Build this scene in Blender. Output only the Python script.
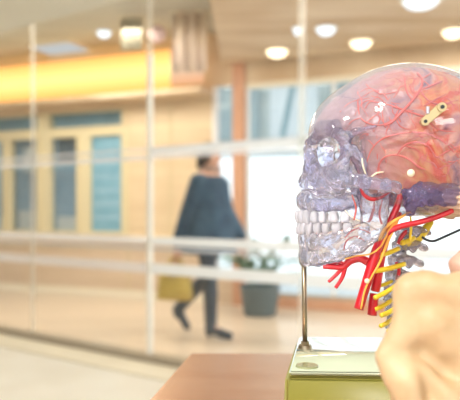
import bpy, bmesh, math, random
import numpy as np
from mathutils import Vector, Matrix
R = math.radians
random.seed(7)
S = bpy.context.scene
for o in list(bpy.data.objects): bpy.data.objects.remove(o)
C = S.collection
# ---------------------------------------------------------------- camera, world, light
F = 640.0; HZ = 208.0; CH = 1.15           # focal length in pixels, horizon row, lens height
cam_d = bpy.data.cameras.new('camera'); cam = bpy.data.objects.new('camera', cam_d); C.objects.link(cam)
cam.location = (0, 0, CH); cam.rotation_euler = (R(90), 0, 0)
cam_d.sensor_width = 36; cam_d.lens = 36 * F / 460; cam_d.shift_y = 8 / 460
cam_d.clip_start = 0.02; cam_d.clip_end = 300
cam_d.dof.use_dof = True; cam_d.dof.focus_distance = 0.575; cam_d.dof.aperture_fstop = 6.6
S.camera = cam
W = bpy.data.worlds.new('sky'); S.world = W; W.use_nodes = True
wn = W.node_tree; wn.nodes.clear()
wo = wn.nodes.new('ShaderNodeOutputWorld'); wb = wn.nodes.new('ShaderNodeBackground')
wb.inputs[0].default_value = (0.90, 0.95, 1.0, 1); wb.inputs[1].default_value = 1.35
wn.links.new(wb.outputs[0], wo.inputs[0])
def light(name, kind, loc, rot, energy, color=(1, 1, 1), size=1, size_y=None):
    l = bpy.data.lights.new(name, kind); l.energy = energy; l.color = color
    if kind == 'AREA':
        l.size = size
        if size_y: l.shape = 'RECTANGLE'; l.size_y = size_y
    if kind == 'SUN': l.angle = size
    o = bpy.data.objects.new(name, l); C.objects.link(o); o.location = loc; o.rotation_euler = rot
    return o
light('sun', 'SUN', (0, -5, 8), (R(48), 0, R(-25)), 3.2, (1, .97, .92), R(2))
light('hall_fill', 'AREA', (-1.1, -.6, 2.70), (0, 0, 0), 80, (1, .96, .90), .35)  # added overhead area light for the skull and near hall
light('hall_fill_right', 'AREA', (1.4, -2.4, 2.70), (0, 0, 0), 40, (1, .97, .92), 1.0)  # second added overhead fill, behind the lens
light('corridor_fill', 'AREA', (-2.0, 6.6, 3.08), (0, 0, 0), 95, (1, .92, .80), 2.2, 1.4)  # added soft fill over the corridor, apart from the modelled lamps
light('corridor_fill_right', 'AREA', (1.9, 5.2, 2.80), (0, 0, 0), 85, (1, .91, .78), 2.0)  # added fill under the lower ceiling, larger than any lamp there
light('side_fill', 'AREA', (3.4, 1.9, 1.6), (0, R(80), R(10)), 22, (.86, .93, 1), .4, 1.2)  # added cool fill from the right; the side wall has no window
light('near_fill', 'AREA', (-1.0, -3.6, 1.7), (R(90), 0, 0), 40, (.92, .96, 1), 4.0, 1.3)  # added broad cool fill from behind the lens
S.view_settings.view_transform = 'Standard'; S.view_settings.look = 'None'
S.view_settings.gamma = 1; S.view_settings.use_curve_mapping = False
S.view_settings.exposure = 0.12

def at(u, v, D): return Vector(((u - 230) / F * D, D, CH - (v - HZ) / F * D))

# ---------------------------------------------------------------- materials
def mat(name, col, rough=.6, metal=0, noise=None, bump=None, spec=None, trans=0, emis=None, es=0, coat=0, sss=0):
    m = bpy.data.materials.new(name); m.use_nodes = True
    nt = m.node_tree; b = nt.nodes['Principled BSDF']
    b.inputs['Base Color'].default_value = (*col, 1); b.inputs['Roughness'].default_value = rough
    b.inputs['Metallic'].default_value = metal
    if spec is not None: b.inputs['Specular IOR Level'].default_value = spec
    if coat: b.inputs['Coat Weight'].default_value = coat
    if sss:
        b.inputs['Subsurface Weight'].default_value = sss; b.inputs['Subsurface Radius'].default_value = (.01, .005, .003)
    if emis: b.inputs['Emission Color'].default_value = (*emis, 1); b.inputs['Emission Strength'].default_value = es
    tc = nt.nodes.new('ShaderNodeTexCoord')
    if noise:
        col2, sc, stretch = noise
        mp = nt.nodes.new('ShaderNodeMapping'); mp.inputs['Scale'].default_value = stretch
        n = nt.nodes.new('ShaderNodeTexNoise'); n.inputs['Scale'].default_value = sc; n.inputs['Detail'].default_value = 5
        r = nt.nodes.new('ShaderNodeValToRGB'); r.color_ramp.elements[0].position = .35; r.color_ramp.elements[1].position = .65
        r.color_ramp.elements[0].color = (*col, 1); r.color_ramp.elements[1].color = (*col2, 1)
        nt.links.new(tc.outputs['Object'], mp.inputs[0]); nt.links.new(mp.outputs[0], n.inputs[0])
        nt.links.new(n.outputs[0], r.inputs[0]); nt.links.new(r.outputs[0], b.inputs['Base Color'])
    if bump:
        n = nt.nodes.new('ShaderNodeTexNoise'); n.inputs['Scale'].default_value = bump[0]; n.inputs['Detail'].default_value = 4
        bp = nt.nodes.new('ShaderNodeBump'); bp.inputs['Strength'].default_value = bump[1]; bp.inputs['Distance'].default_value = bump[2]
        nt.links.new(tc.outputs['Object'], n.inputs[0]); nt.links.new(n.outputs[0], bp.inputs['Height'])
        nt.links.new(bp.outputs[0], b.inputs['Normal'])
    return m
def emit(name, col, s):
    m = bpy.data.materials.new(name); m.use_nodes = True; nt = m.node_tree; nt.nodes.clear()
    o = nt.nodes.new('ShaderNodeOutputMaterial'); e = nt.nodes.new('ShaderNodeEmission')
    e.inputs[0].default_value = (*col, 1); e.inputs[1].default_value = s; nt.links.new(e.outputs[0], o.inputs[0]); return m
def clear(name, tint, body, f0, f1, rough=.08, bump=None, bodymix=.5, gloss=.04, through=0):
    """see-through plastic: tinted transparency, a little milky body colour, gloss"""
    m = bpy.data.materials.new(name); m.use_nodes = True; nt = m.node_tree; nt.nodes.clear()
    N = nt.nodes.new; L = nt.links.new
    o = N('ShaderNodeOutputMaterial'); tr = N('ShaderNodeBsdfTransparent'); tr.inputs[0].default_value = (*tint, 1)
    pb = N('ShaderNodeBsdfPrincipled'); pb.inputs['Base Color'].default_value = (*body, 1); pb.inputs['Roughness'].default_value = rough
    pb.inputs['Specular IOR Level'].default_value = .9
    lw = N('ShaderNodeLayerWeight'); lw.inputs[0].default_value = .35
    mr = N('ShaderNodeMapRange'); mr.inputs[3].default_value = f0; mr.inputs[4].default_value = f1
    L(lw.outputs['Facing'], mr.inputs[0])
    gl = N('ShaderNodeBsdfGlossy'); gl.inputs['Roughness'].default_value = rough
    lw2 = N('ShaderNodeLayerWeight'); lw2.inputs[0].default_value = .5
    pw = N('ShaderNodeMath'); pw.operation = 'POWER'; pw.inputs[1].default_value = 4.5; L(lw2.outputs['Facing'], pw.inputs[0])
    fr = N('ShaderNodeMapRange'); fr.inputs[3].default_value = gloss; fr.inputs[4].default_value = .8; L(pw.outputs[0], fr.inputs[0])
    mx = N('ShaderNodeMixShader'); mx2 = N('ShaderNodeMixShader'); tl = N('ShaderNodeBsdfTranslucent'); tl.inputs[0].default_value = (*body, 1)
    mb = N('ShaderNodeMixShader'); mb.inputs[0].default_value = through; L(pb.outputs[0], mb.inputs[1]); L(tl.outputs[0], mb.inputs[2])
    L(mr.outputs[0], mx.inputs[0]); L(tr.outputs[0], mx.inputs[1]); L(mb.outputs[0], mx.inputs[2])
    L(fr.outputs[0], mx2.inputs[0]); L(mx.outputs[0], mx2.inputs[1]); L(gl.outputs[0], mx2.inputs[2])
    tc = N('ShaderNodeTexCoord')
    if bump:
        n = N('ShaderNodeTexNoise'); n.inputs['Scale'].default_value = bump[0]; n.inputs['Detail'].default_value = 3
        n.inputs['Distortion'].default_value = .6
        bp = N('ShaderNodeBump'); bp.inputs['Strength'].default_value = bump[1]; bp.inputs['Distance'].default_value = bump[2]
        L(tc.outputs['Object'], n.inputs[0]); L(n.outputs[0], bp.inputs['Height'])
        for t in (pb.inputs['Normal'], gl.inputs['Normal'], lw.inputs['Normal'], lw2.inputs['Normal']): L(bp.outputs[0], t)
    L(mx2.outputs[0], o.inputs[0]); return m
def glassy(name, col, rough, ior, bump, mixt=.3, body=(.7, .7, .85), bodyf=.25):
    m = bpy.data.materials.new(name); m.use_nodes = True; nt = m.node_tree; nt.nodes.clear()
    N = nt.nodes.new; L = nt.links.new
    o = N('ShaderNodeOutputMaterial'); g = N('ShaderNodeBsdfGlass'); g.inputs['Color'].default_value = (*col, 1)
    g.inputs['Roughness'].default_value = rough; g.inputs['IOR'].default_value = ior
    tr = N('ShaderNodeBsdfTransparent'); tr.inputs[0].default_value = (*col, 1)
    d = N('ShaderNodeBsdfPrincipled'); d.inputs['Base Color'].default_value = (*body, 1); d.inputs['Roughness'].default_value = .15
    mx = N('ShaderNodeMixShader'); mx.inputs[0].default_value = mixt
    mx2 = N('ShaderNodeMixShader'); mx2.inputs[0].default_value = bodyf
    L(g.outputs[0], mx.inputs[1]); L(tr.outputs[0], mx.inputs[2]); L(mx.outputs[0], mx2.inputs[1]); L(d.outputs[0], mx2.inputs[2])
    tc = N('ShaderNodeTexCoord'); n = N('ShaderNodeTexNoise'); n.inputs['Scale'].default_value = bump[0]
    bp = N('ShaderNodeBump'); bp.inputs['Strength'].default_value = bump[1]; bp.inputs['Distance'].default_value = bump[2]
    L(tc.outputs['Object'], n.inputs[0]); L(n.outputs[0], bp.inputs['Height']); L(bp.outputs[0], g.inputs['Normal']); L(bp.outputs[0], d.inputs['Normal'])
    L(mx2.outputs[0], o.inputs[0]); return m
M = {}
M['floor_near'] = mat('pale_stone_floor', (.90, .88, .82), .35, noise=((.85, .82, .75), 3, (1, 1, 1)))
M['floor_far'] = mat('beige_stone_floor', (.62, .51, .39), .28, noise=((.70, .58, .45), 1.5, (.3, 2, 1)))
M['ceil_near'] = mat('cream_plaster', (.78, .76, .66), .8, noise=((.73, .71, .61), 2, (1, 1, 1)))
M['ceil_far'] = mat('tan_plaster', (.62, .62, .56), .8, noise=((.50, .49, .43), 1.2, (1, 3, 1)))
M['ceil_right'] = mat('tan_plaster_reflected_streaks', (.80, .66, .48), .7, noise=((.54, .36, .20), .9, (.6, 2.4, 1)))  # streaky pale and orange tones imitate floor reflections in the colour
M['wood_wall'] = mat('pale_maple_panel', (.76, .61, .41), .5, noise=((.69, .53, .34), 2, (.4, 1, 6)))
M['wains'] = mat('beige_panel', (.70, .56, .42), .5, noise=((.63, .49, .35), 2, (.6, 1, 5)))
M['frame'] = mat('pale_yellow_paint', (.72, .64, .42), .5)
M['sill'] = mat('cream_paint', (.86, .80, .66), .5)
M['blue'] = mat('teal_blue_cloth', (.17, .38, .52), .6, noise=((.22, .44, .58), 6, (1, 1, 1)))
M['room_blue'] = mat('slate_paint', (.20, .36, .52), .6, noise=((.36, .52, .68), 2.5, (1, 1, 1)))
M['dslate'] = mat('dark_slate_board', (.08, .14, .20), .5)
M['white'] = mat('white_paint', (.86, .86, .86), .5)
M['seam'] = mat('white_seam', (.92, .92, .88), .3)
M['orange'] = mat('orange_wood', (.68, .38, .24), .45, noise=((.60, .31, .19), 3, (1, 1, .3)))
M['track'] = mat('grey_brown_metal', (.42, .36, .28), .4)
M['cove'] = mat('cove_panel', (.9, .6, .25), .6)
def glow(name, edge, mid, s, zc, hw_):
    m = emit(name, mid, s); nt = m.node_tree; e = [n for n in nt.nodes if n.type == 'EMISSION'][0]
    tc = nt.nodes.new('ShaderNodeTexCoord'); sx = nt.nodes.new('ShaderNodeSeparateXYZ'); nt.links.new(tc.outputs['Generated'], sx.inputs[0])
    r = nt.nodes.new('ShaderNodeValToRGB'); q = r.color_ramp.elements; q[0].position = 0; q[0].color = (*edge, 1); q[1].position = 1; q[1].color = (*edge, 1)
    x = q.new(.5); x.color = (*mid, 1); nt.links.new(sx.outputs[2], r.inputs[0]); nt.links.new(r.outputs[0], e.inputs[0]); return m
M['glow'] = glow('amber_light', (1, .42, .09), (1, .80, .26), 1.55, 0, 0)
M['glow_soft'] = glow('amber_light_soft', (1, .50, .26), (1, .72, .50), .95, 0, 0)
M['spot'] = emit('warm_lamp', (1, .86, .58), 3.2)
M['coolspot'] = emit('cool_lamp', (.85, .94, 1), 1.6)
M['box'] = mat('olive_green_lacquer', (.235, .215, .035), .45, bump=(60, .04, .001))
M['boxlid_sheen'] = mat('olive_lid_window_sheen', (.52, .58, .44), .12, coat=1, bump=(90, .08, .001))  # painted paler than the box to imitate bright window sheen on top
M['table'] = mat('copper_brown_top', (.74, .50, .38), .26, .8, noise=((.68, .42, .30), 9, (1, 4, 1)), bump=(300, .06, .0006))
M['brass'] = mat('brass_rod', (.32, .26, .18), .36, 1)
M['latch'] = mat('pale_brass', (.62, .50, .28), .3, .8)
M['red'] = mat('red_paint', (.60, .008, .02), .28, coat=.5)
M['vein'] = mat('vessel_paint', (.66, .13, .11), .4)
M['yellow'] = mat('yellow_paint', (.86, .62, .03), .35, coat=.3)
M['orangen'] = mat('orange_yellow_paint', (.92, .45, .08), .35)
M['cream'] = mat('cream_plastic', (.88, .80, .60), .35)
M['black'] = mat('black_wire', (.02, .025, .03), .35)
M['bone'] = mat('cream_bone', (.62, .455, .28), .5, noise=((.50, .33, .18), 22, (1, 1, 1)), bump=(60, .3, .003), sss=.2)
M['pinkbone'] = mat('pink_brown_plastic', (.62, .36, .27), .5, noise=((.70, .46, .36), 25, (1, 1, 1)))
M['vault'] = clear('clear_skull_shell', (.96, .95, .985), (.60, .59, .72), .05, .62, .06, bump=(45, .3, .004))
M['facebone'] = glassy('clear_lavender_plastic', (.90, .905, .985), .0, 1.46, (75, .6, .004), .10, (.62, .62, .84), .08)
M['jawbone'] = glassy('clear_jaw_plastic', (.93, .93, .985), .0, 1.46, (75, .6, .004), .10, (.66, .66, .84), .08)
M['tooth'] = glassy('clear_tooth_plastic', (.98, .98, 1), .05, 1.4, (160, .4, .002), .3, (.84, .84, .92), .42)
M['vert'] = glassy('smoky_clear_plastic', (.86, .85, .90), .05, 1.42, (110, .7, .004), .2, (.42, .38, .44), .4)
M['purple'] = glassy('violet_clear_plastic', (.74, .70, .88), .02, 1.4, (110, .6, .004), .2, (.26, .22, .42), .25)
# ---------------------------------------------------------------- mesh helpers
def link(name, me, m=None, parent=None, smooth=False):
    o = bpy.data.objects.new(name, me); C.objects.link(o)
    if m and not me.materials: me.materials.append(m)
    if parent: o.parent = parent
    if smooth: me.polygons.foreach_set('use_smooth', [True] * len(me.polygons))
    return o
def bmobj(name, bm, m, parent=None, smooth=False):
    bmesh.ops.recalc_face_normals(bm, faces=bm.faces)
    me = bpy.data.meshes.new(name); bm.to_mesh(me); bm.free(); return link(name, me, m, parent, smooth)
def tag(o, label, cat, group=None):
    o['label'] = label; o['category'] = cat
    if group: o['group'] = group
    return o
def struct(o, label=None):
    o['kind'] = 'structure'
    if label: o['label'] = label
    return o
def empty(name, loc=(0, 0, 0), rz=0):
    o = bpy.data.objects.new(name, None); C.objects.link(o); o.location = loc; o.rotation_euler.z = rz; o.empty_display_size = .05; return o
def sub(name, m, parent, bm, smooth=False): return bmobj(name, bm, m, parent, smooth)
def add_box(bm, c, s, rz=0, bev=0):
    r = bmesh.ops.create_cube(bm, size=1)
    vs = r['verts']; bmesh.ops.scale(bm, vec=s, verts=vs)
    if bev:
        es = list({e for v in vs for e in v.link_edges})
        rr = bmesh.ops.bevel(bm, geom=es, offset=bev, segments=3, affect='EDGES', profile=.5)
        vs = list({v for f in rr['faces'] for v in f.verts} | {v for v in vs if v.is_valid})
        seen = set(vs); st = list(vs)
        while st:
            v = st.pop()
            for e in v.link_edges:
                w = e.other_vert(v)
                if w not in seen: seen.add(w); st.append(w)
        vs = list(seen)
    if rz: bmesh.ops.rotate(bm, cent=(0, 0, 0), matrix=Matrix.Rotation(rz, 3, 'Z'), verts=vs)
    bmesh.ops.translate(bm, vec=c, verts=vs); return vs
def box(name, c, s, m, parent=None, rz=0, bev=0):
    bm = bmesh.new(); add_box(bm, c, s, rz, bev); return bmobj(name, bm, m, parent)
def add_cyl(bm, p, q, r1, r2=None, n=20):
    p = Vector(p); q = Vector(q); d = q - p; r2 = r1 if r2 is None else r2
    mt = Matrix.Translation((p + q) / 2) @ d.to_track_quat('Z', 'Y').to_matrix().to_4x4()
    bmesh.ops.create_cone(bm, cap_ends=True, segments=n, radius1=r1, radius2=r2, depth=d.length, matrix=mt)
def catmull(P, n=6):
    P = [np.array(p, float) for p in P]; out = []
    if len(P) < 3: return P
    Q = [2 * P[0] - P[1]] + P + [2 * P[-1] - P[-2]]
    for i in range(1, len(Q) - 2):
        for k in range(n):
            t = k / n
            out.append(.5 * ((2 * Q[i]) + (Q[i + 1] - Q[i - 1]) * t + (2 * Q[i - 1] - 5 * Q[i] + 4 * Q[i + 1] - Q[i + 2]) * t * t + (-Q[i - 1] + 3 * Q[i] - 3 * Q[i + 1] + Q[i + 2]) * t ** 3))
    out.append(P[-1]); return out
def add_tube(bm, pts, radii, n=8, sm=5):
    """pts: list of 3-vectors, radii: one or one per point; smooth tube with rounded ends"""
    if not hasattr(radii, '__len__'): radii = [radii] * len(pts)
    P = catmull([(*p, r) for p, r in zip(pts, radii)], sm)
    rings = []; prev = None
    first = P[0].copy(); last = P[-1].copy()
    for i, p in enumerate(P):
        a = Vector(P[max(i - 1, 0)][:3]); b = Vector(P[min(i + 1, len(P) - 1)][:3]); d = (b - a)
        if d.length < 1e-9: d = Vector((0, 0, 1))
        d.normalize()
        if prev is None: x = d.orthogonal().normalized()
        else: x = (prev - d * prev.dot(d)).normalized()
        prev = x; y = d.cross(x); c = Vector(p[:3])
        rings.append([bm.verts.new(c + (x * math.cos(2 * math.pi * k / n) + y * math.sin(2 * math.pi * k / n)) * p[3]) for k in range(n)])
    for A, B in zip(rings, rings[1:]):
        for k in range(n): bm.faces.new((A[k], A[(k + 1) % n], B[(k + 1) % n], B[k]))
    bm.faces.new(rings[0][::-1]); bm.faces.new(rings[-1])
def tube(name, pts, radii, m, parent, n=8, sm=5):
    bm = bmesh.new(); add_tube(bm, pts, radii, n, sm); return bmobj(name, bm, m, parent, True)

# ---- signed distance modelling with surface nets
def surface_nets(f, lo, h):
    nx, ny, nz = f.shape
    s = f < 0
    cell = np.zeros((nx - 1, ny - 1, nz - 1), bool); acc = np.zeros(cell.shape + (3,), np.float32); cnt = np.zeros(cell.shape, np.float32)
    allin = np.ones(cell.shape, bool); anyin = np.zeros(cell.shape, bool)
    sl = lambda d, n: slice(d, n - 1 + d)
    for dx in (0, 1):
        for dy in (0, 1):
            for dz in (0, 1):
                c = s[sl(dx, nx), sl(dy, ny), sl(dz, nz)]; allin &= c; anyin |= c
    cell = anyin & ~allin
    for ax in range(3):
        for a in (0, 1):
            for b in (0, 1):
                o0 = [0, 0, 0]; o1 = [0, 0, 0]; rest = [i for i in range(3) if i != ax]
                o0[rest[0]] = o1[rest[0]] = a; o0[rest[1]] = o1[rest[1]] = b; o1[ax] = 1
                f0 = f[sl(o0[0], nx), sl(o0[1], ny), sl(o0[2], nz)]; f1 = f[sl(o1[0], nx), sl(o1[1], ny), sl(o1[2], nz)]
                cr = ((f0 < 0) != (f1 < 0)) & cell
                t = np.where(cr, f0 / np.where(cr, f0 - f1, 1), 0)
                for k in range(3): acc[..., k] += np.where(cr, o0[k] + (t if k == ax else 0), 0)
                cnt += cr
    idx = -np.ones(cell.shape, np.int64); ii = np.argwhere(cell); idx[cell] = np.arange(len(ii))
    V = (ii + acc[cell] / cnt[cell][:, None]) * h + np.array(lo)
    faces = []
    for ax in range(3):
        sh = [slice(1, -1)] * 3; sh[ax] = slice(0, -1); sh2 = list(sh); sh2[ax] = slice(1, None)
        a = s[tuple(sh)]; b = s[tuple(sh2)]
        # edge from grid (i) to (i+1) along ax ; interior in other axes
        e = np.argwhere(a != b)
        off = np.array([1, 1, 1]); off[ax] = 0
        g = e + off
        inside = a[a != b]
        o1, o2 = [i for i in range(3) if i != ax]
        def cid(d1, d2):
            q = g.copy(); q[:, o1] += d1; q[:, o2] += d2; return idx[q[:, 0], q[:, 1], q[:, 2]]
        Q = np.stack([cid(-1, -1), cid(0, -1), cid(0, 0), cid(-1, 0)], 1)
        flip = inside if ax != 1 else ~inside
        Q[~flip] = Q[~flip][:, ::-1]; faces.append(Q)
    return V, np.concatenate(faces)
def sdf_mesh(name, fn, lo, hi, h, m, parent=None, scale=1, xf=None):
    ax = [np.arange(lo[i], hi[i] + h, h, dtype=np.float32) for i in range(3)]
    X, Y, Z = np.meshgrid(*ax, indexing='ij')
    f = fn(X, Y, Z).astype(np.float32)
    for k in range(3):
        e = [slice(None)] * 3; e[k] = 0; f[tuple(e)] = 1; e[k] = -1; f[tuple(e)] = 1
    V, Q = surface_nets(f, (ax[0][0], ax[1][0], ax[2][0]), h)
    if xf is not None: V = xf(V)
    me = bpy.data.meshes.new(name); me.vertices.add(len(V)); me.vertices.foreach_set('co', V.astype(np.float32).ravel())
    me.loops.add(len(Q) * 4); me.loops.foreach_set('vertex_index', Q.ravel().astype(np.int32))
    me.polygons.add(len(Q)); me.polygons.foreach_set('loop_start', np.arange(0, len(Q) * 4, 4, dtype=np.int32))
    me.polygons.foreach_set('loop_total', np.full(len(Q), 4, np.int32))
    me.update(calc_edges=True); me.validate()
    bm = bmesh.new(); bm.from_mesh(me); bmesh.ops.recalc_face_normals(bm, faces=bm.faces); bm.to_mesh(me); bm.free()
    return link(name, me, m, parent, True)
def smin(a, b, k):
    h = np.clip(.5 + .5 * (b - a) / k, 0, 1); return b + (a - b) * h - k * h * (1 - h)
def smax(a, b, k): return -smin(-a, -b, k)
def ell(X, Y, Z, c, r):
    q = np.sqrt(((X - c[0]) / r[0]) ** 2 + ((Y - c[1]) / r[1]) ** 2 + ((Z - c[2]) / r[2]) ** 2)
    return (q - 1) * min(r)
def cap(X, Y, Z, a, b, r1, r2=None, sc=(1, 1, 1)):
    r2 = r1 if r2 is None else r2
    a = np.array(a, float); b = np.array(b, float); S_ = np.array(sc, float)
    d = (b - a) / S_; L = (d ** 2).sum() + 1e-9
    px, py, pz = (X - a[0]) / S_[0], (Y - a[1]) / S_[1], (Z - a[2]) / S_[2]
    t = np.clip((px * d[0] + py * d[1] + pz * d[2]) / L, 0, 1)
    return np.sqrt((px - t * d[0]) ** 2 + (py - t * d[1]) ** 2 + (pz - t * d[2]) ** 2) - (r1 + (r2 - r1) * t)
def chain(X, Y, Z, P, r, k=None, sc=(1, 1, 1)):
    if not hasattr(r, '__len__'): r = [r] * len(P)
    f = None
    for i in range(len(P) - 1):
        g = cap(X, Y, Z, P[i], P[i + 1], r[i], r[i + 1], sc); f = g if f is None else (smin(f, g, k) if k else np.minimum(f, g))
    return f

# ================================================================ SETTING
GO = Vector((-2.12, 5.9, 0)); GD = Vector((.809, -.588, 0)); GR = math.atan2(-.588, .809)      # glass wall line
WO = Vector((-3.235, 9.0, 0)); WD = Vector((.9225, -.386, 0)).normalized(); WR = math.atan2(WD.y, WD.x)  # far wall line
WN = Vector((WD.y, -WD.x, 0))                       # towards the lens
if WN.y > 0: WN = -WN
def on_line(O, Dv, u):
    k = (u - 230) / F; return (k * O.y - O.x) / (Dv.x - k * Dv.y)
def wall_s(u): return on_line(WO, WD, u)
def wall_z(u, v):
    p = WO + WD * wall_s(u); return CH - (v - HZ) / F * p.y
def poly(name, pts, z0, z1, m, parent=None):
    bm = bmesh.new(); a = [bm.verts.new((x, y, z0)) for x, y in pts]; b = [bm.verts.new((x, y, z1)) for x, y in pts]
    bm.faces.new(a); bm.faces.new(b); n = len(pts)
    for i in range(n): bm.faces.new((a[i], a[(i + 1) % n], b[(i + 1) % n], b[i]))
    return bmobj(name, bm, m, parent)
g0 = GO - GD * 4; g1 = GO + GD * 7
struct(poly('floor', [(g0.x, g0.y), (g1.x, g1.y), (g1.x, -4), (-7, -4), (-7, g0.y)], -.1, 0, M['floor_near']), 'pale stone floor of the near hall')
hw = mat('sand_wall_paint', (.50, .42, .34), .8)  # unseen walls added behind and beside the lens for contrast in clear plastic
for nm, z0_, z1_ in (('wall_near_added', 0, .9), ('wall_near_added', 2.3, 2.76)): struct(box(nm, (-1.6, -4.1, (z0_ + z1_) / 2), (10.8, .2, z1_ - z0_), hw))  # gap between them left open as a bright strip for reflections
for x_ in (-6.8, -4.2, -1.6, 1.0, 3.6): struct(box('wall_near_added', (x_, -4.1, 1.6), (.5, .2, 1.4), hw))
struct(box('wall_side_added', (3.9, -.6, 1.38), (.2, 6.8, 2.76), hw)); struct(box('wall_side_added', (-7.1, 1.9, 1.38), (.2, 11.8, 2.76), hw))
w0 = WO - WD * 3; w1 = WO + WD * 9
struct(poly('floor', [(g0.x, g0.y), (g1.x, g1.y), (w1.x, w1.y), (w0.x, w0.y)], -.1, -.001, M['floor_far']), 'beige polished floor behind the glass wall')
struct(poly('ceiling', [(g0.x, g0.y), (g1.x, g1.y), (g1.x, -4), (-7, -4), (-7, g0.y)], 2.76, 3.3, M['ceil_near']), 'cream ceiling of the near hall')
struct(poly('ceiling', [(g0.x, g0.y), (g1.x + .1, g1.y), (w1.x, w1.y), (w0.x, w0.y)], 3.25, 3.35, M['ceil_far']), 'tan ceiling over the corridor')
e0 = at(203, 0, 4.9); e1 = at(222, 58, 7.6)
gt = GO + GD * on_line(GO, GD, 203)
struct(poly('ceiling', [(gt.x, gt.y + .03), (g1.x, g1.y + .06), (w1.x, w1.y), (e1.x, 7.62)], 2.86, 3.2, M['ceil_right']), 'lower warm tan ceiling with round lamps')
def wbox(name, s0, s1, z0, z1, m, parent=None, t=.12, off=0., bev=0):
    c = WO + WD * (s0 + s1) / 2 - WN * (t / 2 - off); return box(name, (c.x, c.y, (z0 + z1) / 2), (s1 - s0, t, z1 - z0), m, parent, WR, bev)
# wooden wall, with openings left free for the windows
sA = wall_s(212)
wall = struct(empty('wall_back'), 'pale maple panelled wall with blue windows')
wins = [(-9, 5, 139, 230), (9.5, 39.5, 138, 231), (49, 79, 135, 232), (89, 124, 133, 235)]
trs = [(-12, 40, 118, 130), (47, 124, 111, 125)]
def edge_s(u): return wall_s(u)
zs0 = wall_z(60, 233); zw1 = wall_z(60, 135.5); zt0 = wall_z(60, 129.5); zt1 = wall_z(60, 112.5)
zcb = 2.69
wbox('panel', -3, sA, 0, zs0 - .13, M['wains'], wall)
wbox('panel', -3, sA, zs0 - .13, zs0, M['wood_wall'], wall)
wbox('panel', -3, sA, zt1, 3.25, M['wood_wall'], wall)
wbox('panel', -3, sA, zw1, zt0, M['frame'], wall)
prev = -3.0
for a, b, *_ in wins:
    if edge_s(a) > prev: wbox('panel', prev, edge_s(a), zs0, zw1, M['frame'] , wall)
    prev = edge_s(b)
wbox('panel', prev, edge_s(128), zs0, zw1, M['frame'], wall)
wbox('panel', edge_s(128), sA, zs0, zw1, M['wood_wall'], wall)
wbox('panel', -3, edge_s(trs[0][0]), zt0, zt1, M['wood_wall'], wall)
wbox('panel', edge_s(40), edge_s(47), zt0, zt1, M['frame'], wall)
wbox('panel', edge_s(124), sA, zt0, zt1, M['wood_wall'], wall)
for u in (128, 170): wbox('batten', edge_s(u), edge_s(u) + .012, .1, zt1, M['frame'], wall, .02, .012)
wbox('batten', -3, sA, .62, .635, M['frame'], wall, .02, .012)
struct(wbox('trim_1', -3, sA - .02, zs0 - .10, zs0 - .02, M['sill'], None, .1, .07, .01), 'cream sill rail under the blue windows')
struct(wbox('baseboard_back', -3, sA, 0, .10, M['sill'], None, .02, .022), 'pale baseboard')
glz = clear('window_glass', (.92, .96, .98), (.6, .7, .8), .02, .25, .03)
n = 1
for i, (a, b, v0, v1) in enumerate(wins):
    n += 1; wd = struct(empty(f'window_{n}'), ['teal window cut by the left edge', 'teal window with white shapes inside', 'teal window with dark upper pane', 'window closed by a flat teal blue blind'][i])
    s0, s1 = edge_s(a), edge_s(b)
    for ss in (s0, s1 - .03): wbox('frame', ss, ss + .03, zs0, zw1, M['frame'], wd, .05, .02)
    wbox('frame', s0 + .03, s1 - .03, zs0, zs0 + .03, M['frame'], wd, .14, .02)
    wbox('frame', s0 + .03, s1 - .03, zw1 - .03, zw1, M['frame'], wd, .14, .02)
    if i == 3:
        k = 7; hh = (zw1 - zs0 - .06) / k
        for j in range(k): wbox('blind_fold', s0 + .03, s1 - .03, zs0 + .03 + j * hh + .004, zs0 + .03 + (j + 1) * hh, M['blue'], wd, .02, -.03)
    else:
        wbox('pane', s0 + .03, s1 - .03, zs0 + .03, zw1 - .03, glz, wd, .008, -.05)
        wbox('back_panel', s0 - .06, s1 + .06, zs0 - .06, zw1 + .05, M['room_blue'], wd, .02, -.20)
        wbox('transom_bar', s0 + .03, s1 - .03, zs0 + .88, zs0 + .90, M['blue'], wd, .03, -.03)
        wbox('curtain', s0 + .03, s1 - .05, zs0 + .03, zs0 + (.22 if i != 1 else .30), M['white'], wd, .03, -.15)
        if i == 1: wbox('pale_board', s0 + .10, s1 - .12, zs0 + .85, zs0 + 1.2, M['white'], wd, .02, -.17)
        if i == 2: wbox('dark_board', s0 + .02, s1 - .02, zs0 + .95, zw1, M['dslate'], wd, .02, -.17)
for i, (a, b, v0, v1) in enumerate(trs):
    n += 1; wd = struct(empty(f'window_{n}'), ['narrow teal transom window at the left edge', 'narrow teal transom window above the pair'][i])
    s0, s1 = edge_s(a), edge_s(b)
    wbox('pane', s0 + .03, s1 - .03, zt0 + .02, zt1 - .02, glz, wd, .008, -.05)
    wbox('back_panel', s0, s1, zt0, zt1, M['blue'], wd, .02, -.14)
    for ss in (s0, s1 - .03): wbox('frame', ss, ss + .03, zt0, zt1, M['frame'], wd, .14, .02)
    for zz in (zt0, zt1 - .02): wbox('frame', s0 + .03, s1 - .03, zz, zz + .02, M['frame'], wd, .14, .02)
# amber light cove along the head of the wall
cv = empty('light_cove')
wbox('cove_board', -3, sA, 2.50, 2.565, M['ceil_right'], cv, .30, .34, .01)
wbox('diffuser', -3, wall_s(180), 2.57, 3.05, M['glow'], cv, .06, .28, .02)
wbox('diffuser', wall_s(180) + .01, sA, 2.62, 3.05, M['glow_soft'], cv, .06, .28, .02)
tag(cv, 'long glowing amber light cove above the blue windows', 'light')
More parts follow.
